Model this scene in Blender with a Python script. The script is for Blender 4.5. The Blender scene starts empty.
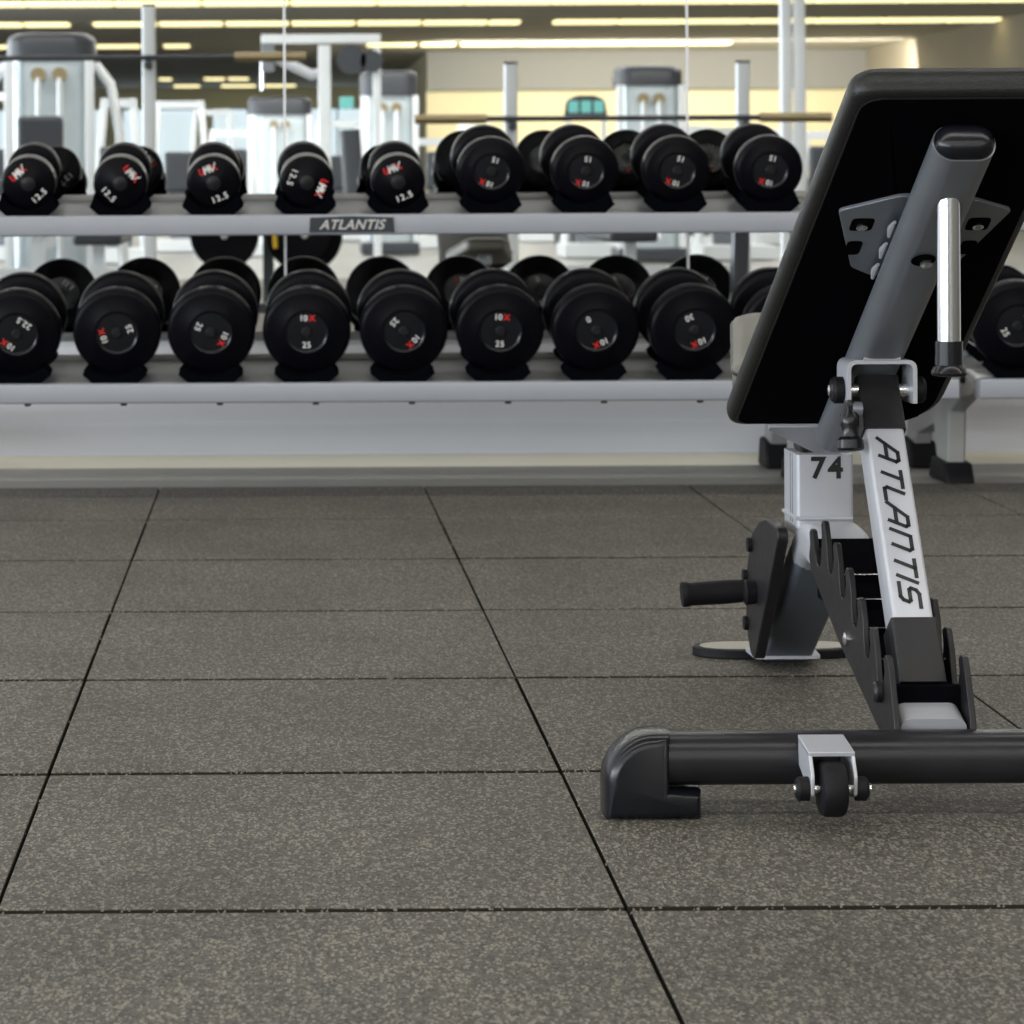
import bpy, bmesh, math, random
from mathutils import Vector, Matrix
random.seed(7)
SC = bpy.context.scene
COL = SC.collection
PI = math.pi
R = math.radians

# ------------------------------------------------------------------ materials
def new_mat(name):
    m = bpy.data.materials.new(name); m.use_nodes = True
    nt = m.node_tree
    return m, nt, nt.nodes['Principled BSDF']

def mat(name, col, rough=0.5, metal=0.0, spec=0.5, coat=0.0, noise=0.0, nscale=40, bump=0.0, bscale=300, emit=0.0, ecol=None):
    m, nt, b = new_mat(name)
    b.inputs['Base Color'].default_value = (*col, 1)
    b.inputs['Roughness'].default_value = rough
    b.inputs['Metallic'].default_value = metal
    b.inputs['Specular IOR Level'].default_value = spec
    b.inputs['Coat Weight'].default_value = coat
    if emit:
        b.inputs['Emission Color'].default_value = (*(ecol or col), 1)
        b.inputs['Emission Strength'].default_value = emit
    tc = None
    if noise or bump:
        tc = nt.nodes.new('ShaderNodeTexCoord')
    if noise:
        n = nt.nodes.new('ShaderNodeTexNoise'); n.inputs['Scale'].default_value = nscale; n.inputs['Detail'].default_value = 5
        nt.links.new(tc.outputs['Object'], n.inputs['Vector'])
        r = nt.nodes.new('ShaderNodeMapRange'); r.inputs['To Min'].default_value = 1 - noise; r.inputs['To Max'].default_value = 1 + noise
        nt.links.new(n.outputs['Fac'], r.inputs['Value'])
        mx = nt.nodes.new('ShaderNodeVectorMath'); mx.operation = 'SCALE'; mx.inputs[0].default_value = col
        nt.links.new(r.outputs['Result'], mx.inputs['Scale'])
        nt.links.new(mx.outputs['Vector'], b.inputs['Base Color'])
        r2 = nt.nodes.new('ShaderNodeMapRange'); r2.inputs['To Min'].default_value = max(0, rough - noise * .3); r2.inputs['To Max'].default_value = min(1, rough + noise * .3)
        nt.links.new(n.outputs['Fac'], r2.inputs['Value']); nt.links.new(r2.outputs['Result'], b.inputs['Roughness'])
    if bump:
        n = nt.nodes.new('ShaderNodeTexNoise'); n.inputs['Scale'].default_value = bscale
        nt.links.new(tc.outputs['Object'], n.inputs['Vector'])
        bp = nt.nodes.new('ShaderNodeBump'); bp.inputs['Strength'].default_value = bump; bp.inputs['Distance'].default_value = .001
        nt.links.new(n.outputs['Fac'], bp.inputs['Height']); nt.links.new(bp.outputs['Normal'], b.inputs['Normal'])
    return m

M = {}
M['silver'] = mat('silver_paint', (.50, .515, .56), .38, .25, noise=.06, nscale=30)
M['silver_dark'] = mat('silver_paint_dark', (.22, .24, .27), .38, .45, noise=.10, nscale=25)  # darker copy of silver; carries the backrest tube's underside shade in its colour
M['leg_grey'] = mat('blue_grey_paint', (.13, .155, .19), .42, .3, noise=.10, nscale=20)  # front leg's downward-facing shade put into the colour
M['rack_grey'] = mat('rack_grey_paint', (.34, .36, .40), .42, .15, noise=.05, nscale=12)
M['rack_light'] = mat('rack_light_paint', (.44, .44, .43), .4, .1, noise=.05, nscale=12)
M['tray'] = mat('tray_grey_paint', (.22, .225, .235), .45, .15, noise=.08, nscale=15)
M['chrome'] = mat('satin_aluminium', (.66, .68, .72), .2, 1.0)
M['bright'] = mat('bright_steel', (.8, .8, .82), .25, 1.0)
M['blackpaint'] = mat('black_powder_coat', (.013, .013, .015), .42, .0, spec=.35, noise=.2, nscale=60, bump=.2)
M['rubber'] = mat('black_rubber', (.008, .008, .010), .55, spec=.2, bump=.15, noise=.15, nscale=90)
M['saddle'] = mat('saddle_rubber', (.0025, .0028, .004), .7, spec=.0)
M['gloss'] = mat('glossy_black_rubber', (.006, .007, .010), .24, spec=.4)
M['head'] = mat('dumbbell_urethane', (.0022, .0022, .004), .34, spec=.10, noise=.15, nscale=50)
M['hub'] = mat('dumbbell_hub', (.012, .012, .014), .4, spec=.3)
M['rim'] = mat('worn_rim', (.16, .155, .15), .28, .3)  # pale grey puts the rim's highlight into the colour
M['foottube'] = mat('worn_black_tube', (.017, .017, .020), .33, .1, spec=.4, noise=.45, nscale=14, bump=.2, bscale=120)
M['vinyl'] = mat('black_vinyl', (.012, .013, .013), .38, spec=.35, bump=.5, bscale=420, noise=.1, nscale=20)
M['seatvinyl'] = mat('worn_seat_vinyl', (.13, .125, .105), .5, bump=.4, bscale=420, noise=.12, nscale=20)
M['under'] = mat('black_backing_cloth', (.0025, .0025, .004), .9, spec=.03)
M['white'] = mat('white_print', (.85, .85, .82), .5)
M['red'] = mat('red_print', (.75, .02, .02), .5)
M['blackprint'] = mat('black_print', (.01, .01, .012), .4)
M['badge'] = mat('badge_plate', (.02, .025, .032), .35)
M['badgetext'] = mat('badge_lettering', (.55, .56, .56), .3, .6)
M['padtop'] = mat('foot_pad_inlay', (.42, .40, .35), .6, noise=.2, nscale=80)
M['wall'] = mat('wall_paint', (.86, .87, .90), .6, noise=.04, nscale=3)
M['base'] = mat('baseboard_cream', (.90, .85, .70), .5, noise=.04, nscale=4)
M['tan'] = mat('tan_wall_paint', (.40, .36, .29), .7, noise=.06, nscale=1)
M['cream'] = mat('cream_wall', (.92, .84, .58), .7, noise=.08, nscale=.6)
M['ceil'] = mat('ceiling_paint', (.52, .50, .46), .8, noise=.1, nscale=.5)
M['soffit'] = mat('soffit_paint', (.34, .34, .34), .8, noise=.05, nscale=.4)
M['strip'] = mat('concrete_strip', (.50, .485, .45), .55, noise=.12, nscale=9)
M['gymfloor'] = mat('far_gym_floor', (.27, .27, .26), .35, noise=.15, nscale=2)
M['mirror'] = mat('mirror_silver', (.90, .92, .91), 0.0, 1.0)
M['tube'] = mat('fluorescent_tube', (1, .9, .62), .5, emit=1.7, ecol=(1, .86, .44))
M['tube'].cycles.emission_sampling = 'NONE'
M['day'] = mat('daylit_glass', (.8, .9, 1), .3, emit=.85, ecol=(.80, .93, 1))
M['shroud'] = mat('pale_shroud', (.68, .76, .80), .3, .2, noise=.12, nscale=5)
M['machine'] = mat('pale_machine_paint', (.84, .88, .91), .35, .2)
M['cap'] = mat('charcoal_cap', (.045, .05, .06), .4)
M['teal'] = mat('teal_console', (.10, .38, .36), .3, emit=.35, ecol=(.3, .75, .7))
M['brass'] = mat('worn_brass', (.42, .34, .2), .35, .8)
M['yellow'] = mat('yellow_band', (.8, .5, .03), .5)

def floor_material():
    m, nt, b = new_mat('speckled_rubber_tile')
    L = nt.links.new; N = nt.nodes.new
    tc = N('ShaderNodeTexCoord')
    # fine granules: upright crumbs read rounder than flat ones at a low angle
    mpn = N('ShaderNodeMapping'); mpn.inputs['Scale'].default_value = (1, .5, 1); L(tc.outputs['Object'], mpn.inputs['Vector'])
    v = N('ShaderNodeTexVoronoi'); v.inputs['Scale'].default_value = 430; L(mpn.outputs['Vector'], v.inputs['Vector'])
    sep = N('ShaderNodeSeparateColor'); L(v.outputs['Color'], sep.inputs['Color'])
    v2 = N('ShaderNodeTexVoronoi'); v2.inputs['Scale'].default_value = 340; L(mpn.outputs['Vector'], v2.inputs['Vector'])
    sep2 = N('ShaderNodeSeparateColor'); L(v2.outputs['Color'], sep2.inputs['Color'])
    n1 = N('ShaderNodeTexNoise'); n1.inputs['Scale'].default_value = 3.2; n1.inputs['Detail'].default_value = 4; L(tc.outputs['Object'], n1.inputs['Vector'])
    n2 = N('ShaderNodeTexNoise'); n2.inputs['Scale'].default_value = 110; n2.inputs['Detail'].default_value = 3; L(mpn.outputs['Vector'], n2.inputs['Vector'])
    base = N('ShaderNodeValToRGB')
    e = base.color_ramp.elements
    e[0].position = 0.0; e[0].color = (.050, .047, .039, 1)
    e[1].position = 1.0; e[1].color = (.145, .135, .115, 1)
    L(sep.outputs['Red'], base.inputs['Fac'])
    sp = N('ShaderNodeMath'); sp.operation = 'GREATER_THAN'; sp.inputs[1].default_value = .87; L(sep.outputs['Green'], sp.inputs[0])
    sp2 = N('ShaderNodeMath'); sp2.operation = 'GREATER_THAN'; sp2.inputs[1].default_value = .90; L(sep2.outputs['Blue'], sp2.inputs[0])
    mx = N('ShaderNodeMath'); mx.operation = 'MAXIMUM'; L(sp.outputs[0], mx.inputs[0]); L(sp2.outputs[0], mx.inputs[1])
    spc = N('ShaderNodeMath'); spc.operation = 'MULTIPLY'; spc.inputs[1].default_value = .46; L(mx.outputs[0], spc.inputs[0])
    tint = N('ShaderNodeValToRGB')
    te = tint.color_ramp.elements
    te[0].position = 0; te[0].color = (.40, .36, .28, 1); te[1].position = 1; te[1].color = (.36, .37, .37, 1)
    x = te.new(.85); x.color = (.42, .38, .30, 1)
    L(sep.outputs['Blue'], tint.inputs['Fac'])
    mix = N('ShaderNodeMix'); mix.data_type = 'RGBA'
    L(spc.outputs[0], mix.inputs['Factor']); L(base.outputs['Color'], mix.inputs['A']); L(tint.outputs['Color'], mix.inputs['B'])
    ad = N('ShaderNodeMath'); ad.operation = 'MULTIPLY_ADD'; ad.inputs[1].default_value = .7; ad.inputs[2].default_value = .56; L(n1.outputs['Fac'], ad.inputs[0])
    ad2 = N('ShaderNodeMath'); ad2.operation = 'MULTIPLY_ADD'; ad2.inputs[1].default_value = .9; ad2.inputs[2].default_value = .55; L(n2.outputs['Fac'], ad2.inputs[0])
    mm = N('ShaderNodeMath'); mm.operation = 'MULTIPLY'; L(ad.outputs[0], mm.inputs[0]); L(ad2.outputs[0], mm.inputs[1])
    sc = N('ShaderNodeVectorMath'); sc.operation = 'SCALE'; L(mix.outputs['Result'], sc.inputs[0]); L(mm.outputs[0], sc.inputs['Scale'])
    L(sc.outputs['Vector'], b.inputs['Base Color'])
    b.inputs['Roughness'].default_value = .62
    b.inputs['Specular IOR Level'].default_value = .35
    bp = N('ShaderNodeBump'); bp.inputs['Strength'].default_value = .6; bp.inputs['Distance'].default_value = .0012
    L(v.outputs['Distance'], bp.inputs['Height']); L(bp.outputs['Normal'], b.inputs['Normal'])
    return m
M['floor'] = floor_material()

# ------------------------------------------------------------------ mesh helpers
class G:
    """collects vertices and faces"""
    def __init__(s): s.v = []; s.f = []; s.mi = []
    def add(s, vs, fs, mi=0):
        o = len(s.v); s.v += [Vector(a) for a in vs]; s.f += [[i + o for i in f] for f in fs]; s.mi += [mi] * len(fs); return s
    def box(s, x0, x1, y0, y1, z0, z1, mi=0, mtx=None):
        vs = [Vector((x, y, z)) for x in (x0, x1) for y in (y0, y1) for z in (z0, z1)]
        if mtx is not None: vs = [mtx @ a for a in vs]
        return s.add(vs, [(0, 1, 3, 2), (4, 6, 7, 5), (0, 4, 5, 1), (2, 3, 7, 6), (0, 2, 6, 4), (1, 5, 7, 3)], mi)
    def prism(s, poly, fn, a0, a1, mi=0):
        """poly of 2D points, fn(p, a) -> 3D; extruded from a0 to a1"""
        n = len(poly)
        vs = [fn(p, a0) for p in poly] + [fn(p, a1) for p in poly]
        fs = [list(range(n))[::-1], [i + n for i in range(n)]] + [(i, (i + 1) % n, n + (i + 1) % n, n + i) for i in range(n)]
        return s.add(vs, fs, mi)
    def loops(s, loops, cap=True, mi=0):
        n = len(loops[0]); vs = [p for l in loops for p in l]; fs = []
        for k in range(len(loops) - 1):
            for i in range(n):
                j = (i + 1) % n
                fs.append((k * n + i, k * n + j, (k + 1) * n + j, (k + 1) * n + i))
        if cap:
            fs.append(list(range(n))[::-1]); fs.append([(len(loops) - 1) * n + i for i in range(n)])
        return s.add(vs, fs, mi)
    def sweep(s, path, side, w, h, r=None, seg=5, mi=0):
        """rounded-rect section, w along side axis, h across"""
        path = [Vector(p) for p in path]; side = Vector(side).normalized()
        r = min(w, h) / 2 if r is None else r
        sec = []
        for cx, cy, a0 in ((w / 2 - r, h / 2 - r, 0), (-w / 2 + r, h / 2 - r, 90), (-w / 2 + r, -h / 2 + r, 180), (w / 2 - r, -h / 2 + r, 270)):
            for k in range(seg + 1):
                a = R(a0 + 90 * k / seg); sec.append((cx + r * math.cos(a), cy + r * math.sin(a)))
        L = []
        for i, p in enumerate(path):
            t1 = (path[i] - path[i - 1]).normalized() if i else None
            t2 = (path[i + 1] - path[i]).normalized() if i < len(path) - 1 else None
            t = (t1 + t2).normalized() if t1 and t2 else (t1 or t2)
            k = 1 / max(.3, t.dot(t1)) if t1 and t2 else 1
            b = t.cross(side).normalized()
            L.append([p + side * u + b * v * k for u, v in sec])
        return s.loops(L, mi=mi)
    def tube(s, path, r, n=16, mi=0):
        path = [Vector(p) for p in path]
        L = []; side = None
        for i, p in enumerate(path):
            t1 = (path[i] - path[i - 1]).normalized() if i else None
            t2 = (path[i + 1] - path[i]).normalized() if i < len(path) - 1 else None
            t = (t1 + t2).normalized() if t1 and t2 else (t1 or t2)
            if side is None:
                side = t.cross(Vector((0, 0, 1)) if abs(t.z) < .9 else Vector((1, 0, 0))).normalized()
            else:
                side = (side - t * side.dot(t)).normalized()
            b = t.cross(side)
            rr = r[i] if isinstance(r, (list, tuple)) else r
            L.append([p + (side * math.cos(2 * PI * k / n) + b * math.sin(2 * PI * k / n)) * rr for k in range(n)])
        return s.loops(L, mi=mi)
    def lathe(s, prof, o, axis, n=48, mis=None):
        """prof list of (a, r) along axis from o"""
        o = Vector(o); ax = Vector(axis).normalized()
        sd = ax.cross(Vector((0, 0, 1)) if abs(ax.z) < .9 else Vector((1, 0, 0))).normalized(); b = ax.cross(sd)
        base = len(s.v)
        for a, r in prof:
            for k in range(n):
                s.v.append(o + ax * a + (sd * math.cos(2 * PI * k / n) + b * math.sin(2 * PI * k / n)) * max(r, 1e-5))
        for q in range(len(prof) - 1):
            for k in range(n):
                j = (k + 1) % n
                s.f.append([base + q * n + k, base + (q + 1) * n + k, base + (q + 1) * n + j, base + q * n + j]); s.mi.append(mis[q] if mis else 0)
        return s

origin = {}
def empty(name, loc=(0, 0, 0), label=None, cat=None, group=None):
    o = bpy.data.objects.new(name, None); COL.objects.link(o); o.location = loc; o.empty_display_size = .1
    origin[o.name] = Vector(loc)
    tag(o, label, cat, group)
    return o
def tag(o, label=None, cat=None, group=None, kind=None):
    if label: o['label'] = label
    if cat: o['category'] = cat
    if group: o['group'] = group
    if kind: o['kind'] = kind
    return o
def build(name, g, mats, parent=None, bevel=0, seg=2, smooth=True, angle=35, label=None):
    me = bpy.data.meshes.new(name)
    off = origin.get(parent.name, Vector((0, 0, 0))) if parent else Vector((0, 0, 0))
    me.from_pydata([tuple(v - off) for v in g.v], [], g.f)
    mats = mats if isinstance(mats, (list, tuple)) else [mats]
    for m in mats: me.materials.append(m)
    for p, mi in zip(me.polygons, g.mi): p.material_index = mi
    bm = bmesh.new(); bm.from_mesh(me); bmesh.ops.recalc_face_normals(bm, faces=bm.faces)
    if smooth:
        for f in bm.faces: f.smooth = True
        for e in bm.edges:
            if len(e.link_faces) == 2 and e.calc_face_angle(0) > R(angle): e.smooth = False
    bm.to_mesh(me); bm.free()
    o = bpy.data.objects.new(name, me); COL.objects.link(o)
    if parent:
        o.parent = parent; origin[o.name] = off
    if bevel:
        md = o.modifiers.new('edge', 'BEVEL'); md.width = bevel; md.segments = seg; md.limit_method = 'ANGLE'; md.angle_limit = R(30)
        md.harden_normals = False
    if label: o['label'] = label
    return o
def islands(g):
    par = list(range(len(g.v)))
    def find(a):
        while par[a] != a: par[a] = par[par[a]]; a = par[a]
        return a
    for f in g.f:
        for q in f[1:]: par[find(q)] = find(f[0])
    out = {}
    for i in range(len(g.v)): out.setdefault(find(i), []).append(i)
    res = []
    for ids in out.values():
        m = {v: k for k, v in enumerate(ids)}; h = G(); h.v = [g.v[i] for i in ids]
        for f, mi in zip(g.f, g.mi):
            if f[0] in m: h.f.append([m[q] for q in f]); h.mi.append(mi)
        res.append(h)
    return res
def build_each(name, g, *a, **k):
    """one object for every separate piece"""
    return [build(name, h, *a, **k) for h in islands(g)]
def inset(poly, e):
    n = len(poly); out = []
    area = sum(poly[i][0] * poly[(i + 1) % n][1] - poly[(i + 1) % n][0] * poly[i][1] for i in range(n))
    sg = 1 if area > 0 else -1
    for i in range(n):
        a, b, c = Vector(poly[i - 1]), Vector(poly[i]), Vector(poly[(i + 1) % n])
        d1 = (b - a).normalized(); d2 = (c - b).normalized()
        nn = (Vector((-d1.y, d1.x)) + Vector((-d2.y, d2.x)))
        nn = nn.normalized() * sg if nn.length > 1e-6 else Vector((0, 0))
        out.append(tuple(b + nn * e))
    return out
def solid(name, m, x0, x1, y0, y1, z0, z1, parent=None, bevel=0, kind=None):
    o = build(name, G().box(x0, x1, y0, y1, z0, z1), m, parent, bevel)
    if kind: o['kind'] = kind
    return o

def text_geo(body, size, fn, g=None, mi=0, offset=0.0, shear=0.0, spacing=1.0):
    """flat lettering: fn(x, y) -> 3D"""
    cu = bpy.data.curves.new('lettering', 'FONT'); cu.body = body; cu.size = size; cu.align_x = 'CENTER'; cu.align_y = 'CENTER'
    cu.offset = offset; cu.shear = shear; cu.resolution_u = 3; cu.space_character = spacing
    t = bpy.data.objects.new('lettering_temp', cu); COL.objects.link(t)
    bpy.context.view_layer.update()
    me = bpy.data.meshes.new_from_object(t.evaluated_get(bpy.context.evaluated_depsgraph_get()))
    g = g or G()
    g.add([fn(v.co.x, v.co.y) for v in me.vertices], [list(p.vertices) for p in me.polygons], mi)
    bpy.data.objects.remove(t); bpy.data.curves.remove(cu); bpy.data.meshes.remove(me)
    return g
def stroke_geo(strokes, th, fn, g=None, mi=0):
    g = g or G()
    for line in strokes:
        for a, b in zip(line, line[1:]):
            a = Vector(a); b = Vector(b); d = (b - a).normalized(); n = Vector((-d.y, d.x)) * th / 2; a2 = a - d * th / 2 * .8; b2 = b + d * th / 2 * .8
            g.add([fn(*(a2 + n)), fn(*(a2 - n)), fn(*(b2 - n)), fn(*(b2 + n))], [(0, 1, 2, 3)], mi)
    return g

# ------------------------------------------------------------------ camera
F = 2706.0; CH = .70; CX = 278.0; CY = 184.0
cam = bpy.data.cameras.new('camera'); co = bpy.data.objects.new('camera', cam); COL.objects.link(co)
co.location = (0, 0, CH)
co.matrix_world = Matrix.Translation((0, 0, CH)) @ Matrix.Rotation(R(90), 4, 'X') @ Matrix.Rotation(R(-.31), 4, 'Z')
cam.sensor_width = 36; cam.sensor_fit = 'HORIZONTAL'; cam.lens = F / 1024 * 36
cam.shift_x = (512 - CX) / 1024; cam.shift_y = -(512 - CY) / 1024
cam.clip_start = .05; cam.clip_end = 200
cam.dof.use_dof = True; cam.dof.focus_distance = 3.12; cam.dof.aperture_fstop = (cam.lens / 1000) / .0068
SC.camera = co

YM = 6.74            # mirror plane
def mp(x, y, D):     # where something seen in the mirror at depth D really stands
    return ((x - CX) / F * D, 2 * YM - D, CH - (y - CY) / F * D)

# ------------------------------------------------------------------ the room
HC = 3.6; XL, XR = -14.0, 13.0; YB, YBL = -46.5, -68.0; XS = 3.3
solid('wall_front', M['wall'], XL, XR, 6.75, 6.95, 0, HC, kind='structure')
solid('wall_left', M['soffit'], XL - .2, XL, YBL, 6.95, 0, HC, kind='structure')
solid('wall_right', M['tan'], XR, XR + .2, YB, 6.95, 0, HC, kind='structure')
solid('wall_back', [M['cream']], XS, XR + .2, YB - .2, YB, 0, 2.75, kind='structure')
solid('trim_1', M['soffit'], XS, XR, YB - .2, YB + .25, 2.75, HC, kind='structure')
solid('wall_side', M['cream'], XS, XS + .2, YBL, YB - .2, 0, HC, kind='structure')
g = G()
wins = [(-12.8 + i * 2.7, -12.8 + i * 2.7 + 2.2) for i in range(6)]
g.box(XL, XS + .2, YBL - .2, YBL, 0, .5); g.box(XL, XS + .2, YBL - .2, YBL, 3.0, HC)
xs = [XL] + [a for w in wins for a in w] + [XS + .2]
for i in range(0, len(xs), 2): g.box(xs[i], xs[i + 1], YBL - .2, YBL, .5, 3.0)
tag(build('wall_far', g, M['cream']), kind='structure')
for i, (a, b) in enumerate(wins):
    w = build('window_%d' % (i + 1), G().box(a, b, YBL - .14, YBL - .11, .5, 3.0), M['day']); tag(w, kind='structure')
    g = G(); g.box(a, a + .06, YBL - .1, YBL + .02, .5, 3.0); g.box(b - .06, b, YBL - .1, YBL + .02, .5, 3.0); g.box((a + b) / 2 - .03, (a + b) / 2 + .03, YBL - .1, YBL + .02, .5, 3.0)
    g.box(a, b, YBL - .1, YBL + .02, .5, .56); g.box(a, b, YBL - .1, YBL + .02, 2.94, 3.0)
    build('window_frame', g, M['machine'], w)
solid('ceiling', M['ceil'], XL - .2, XR + .2, YBL - .2, 6.95, HC, HC + .15, kind='structure')
solid('floor', M['gymfloor'], XL - .2, XR + .2, YBL - .2, 6.95, -.15, -.016, kind='structure')
solid('trim_2', M['strip'], -6, 6, 6.262, 6.75, -.016, -.003, kind='structure')      # bare strip along the wall
tag(build('baseboard_front', G().prism([(6.75, -.003), (6.722, -.003), (6.722, .012), (6.728, .022), (6.737, .028), (6.737, .094), (6.741, .1), (6.75, .1)], lambda p, a: (a, p[0], p[1]), -6, 6), M['wall']), kind='structure')
tag(build('trim_5', G().prism([(6.728, -.003), (6.712, -.003), (6.714, .014), (6.722, .024), (6.728, .026)], lambda p, a: (a, p[0], p[1]), -6, 6), M['base']), kind='structure')
solid('trim_3', M['wall'], -6, 6, 6.742, 6.75, .1, .104, kind='structure')

# rubber tiles with open joints
g = G(); T = .61; gap = .0040; gapy = .0160
for i in range(-10, 10):
    for j in range(-14, 7):
        x0 = .333 + i * T; y1 = 6.27 - j * T if j >= 0 else None
        if j < 0: y1 = 6.27 - (j + 14) * T - 7 * T
        jit = [random.uniform(-.0006, .0006) for _ in range(4)]; dz = random.uniform(-.0008, .0004)
        if i > 9: continue
        a, b, c, d = x0 + gap / 2 + jit[0], x0 + T - gap / 2 + jit[1], y1 - T + gapy / 2 + jit[2], y1 - gapy / 2 + jit[3]
        e = .0010
        # walls drop to the slab; the upper arris is chamfered
        L0 = [(a, c, -.015), (b, c, -.015), (b, d, -.015), (a, d, -.015)]
        L1 = [(a, c, dz - e), (b, c, dz - e), (b, d, dz - e), (a, d, dz - e)]
        L2 = [(a + e, c + e, dz), (b - e, c + e, dz), (b - e, d - e, dz), (a + e, d - e, dz)]
        g.loops([[Vector(p) for p in l] for l in (L0, L1)], cap=False, mi=1).loops([[Vector(p) for p in l] for l in (L1, L2)], cap=False)
        n = len(g.v); g.f.append([n - 4, n - 3, n - 2, n - 1]); g.mi.append(0)
tag(build('floor_tiles', g, [M['floor'], mat('tile_side', (.034, .029, .021), .9, spec=.1)], smooth=False), kind='structure')  # tile sides coloured dark so the joints look shaded
solid('floor_underlay', mat('joint_shadow_felt', (.012, .011, .010), .9), .337 - 10 * T, .337 + 10 * T, 6.27 - 21 * T, 6.262, -.0165, -.0145, kind='structure')  # black sheet under the tiles paints shade into the open joints
# crumbs of rubber caught along the joints
g = G()
for j in range(6):
    yy = 6.27 - (j + 1) * T
    for k in range(160):
        x = random.uniform(-.75, 1.75); s = random.uniform(.0007, .0016); y = yy + random.gauss(0, .0018); z = random.uniform(-.0022, .0010)
        g.add([(x - s, y - s, z - s), (x + s, y - s, z - s), (x + s, y + s, z - s), (x - s, y + s, z - s), (x + random.uniform(-s, s), y, z + s)], [(0, 1, 4), (1, 2, 4), (2, 3, 4), (3, 0, 4), (3, 2, 1, 0)])
for i in range(-1, 3):
    xx = .333 + i * T
    for k in range(30):
        y = random.uniform(2.0, 6.2); s = random.uniform(.0008, .0018); x = xx + random.gauss(0, .0024); z = random.uniform(-.003, .0006)
        g.add([(x - s, y - s, z - s), (x + s, y - s, z - s), (x + s, y + s, z - s), (x - s, y + s, z - s), (x, y + random.uniform(-s, s), z + s)], [(0, 1, 4), (1, 2, 4), (2, 3, 4), (3, 0, 4), (3, 2, 1, 0)])
cr = build('rubber_crumbs', g, mat('rubber_crumb', (.17, .16, .13), .8), smooth=False)
tag(cr, 'pale rubber crumbs caught in the joints between the floor tiles', 'crumbs', kind='stuff')

# mirrors
EDGE = mat('mirror_edge', (.72, .74, .72), .3)
for i, (a, b, lab) in enumerate(((-.982, .0145, 'frameless wall mirror panel behind the small 12.5 dumbbells, left of the first seam'),
                                 (.0205, 1.0175, 'frameless wall mirror panel between the two seams, above the name badge'),
                                 (1.0235, 2.30, 'frameless wall mirror panel partly hidden behind the incline bench'))):
    o = build('wall_mirror', G().box(a, b, YM, YM + .008, .312, 2.55), [M['mirror']])
    tag(o, lab, 'mirror', 'mirror panels along the wall')
    o.rotation_euler = (0, 0, 0)
for x in (.0175, 1.0205):
    o = solid('trim_4', M['machine'], x - .003, x + .003, YM - .001, 6.75, .312, 2.55, kind='structure')

# ------------------------------------------------------------------ lights
def area(name, loc, sx, sy, power, col, rot=(0, 0, 0)):
    l = bpy.data.lights.new(name, 'AREA'); l.shape = 'RECTANGLE'; l.size = sx; l.size_y = sy; l.energy = power; l.color = col
    o = bpy.data.objects.new(name, l); COL.objects.link(o); o.location = loc; o.rotation_euler = rot
    return o
for k, y in enumerate((4.6, 1.4, -2.8, -7.4, -12.0, -16.6, -23.0)):
    area('ceiling_row_light', (-.5, y, HC - .04), 16, .35, [120, 170, 300, 420, 480, 520, 900][k], (1, .965, .91))
area('window_light', (-13.7, -12, 1.8), 2.6, 34, 3300, (.86, .93, 1), (0, R(-90), 0))  # unseen daylight source added at the left to brighten the wall under the rack

area('wall_wash_light', (8, -41.5, 3.35), 9.5, .6, 520, (1, .92, .74), (R(-62), 0, 0))  # unseen lamp added to brighten the cream back wall
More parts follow.
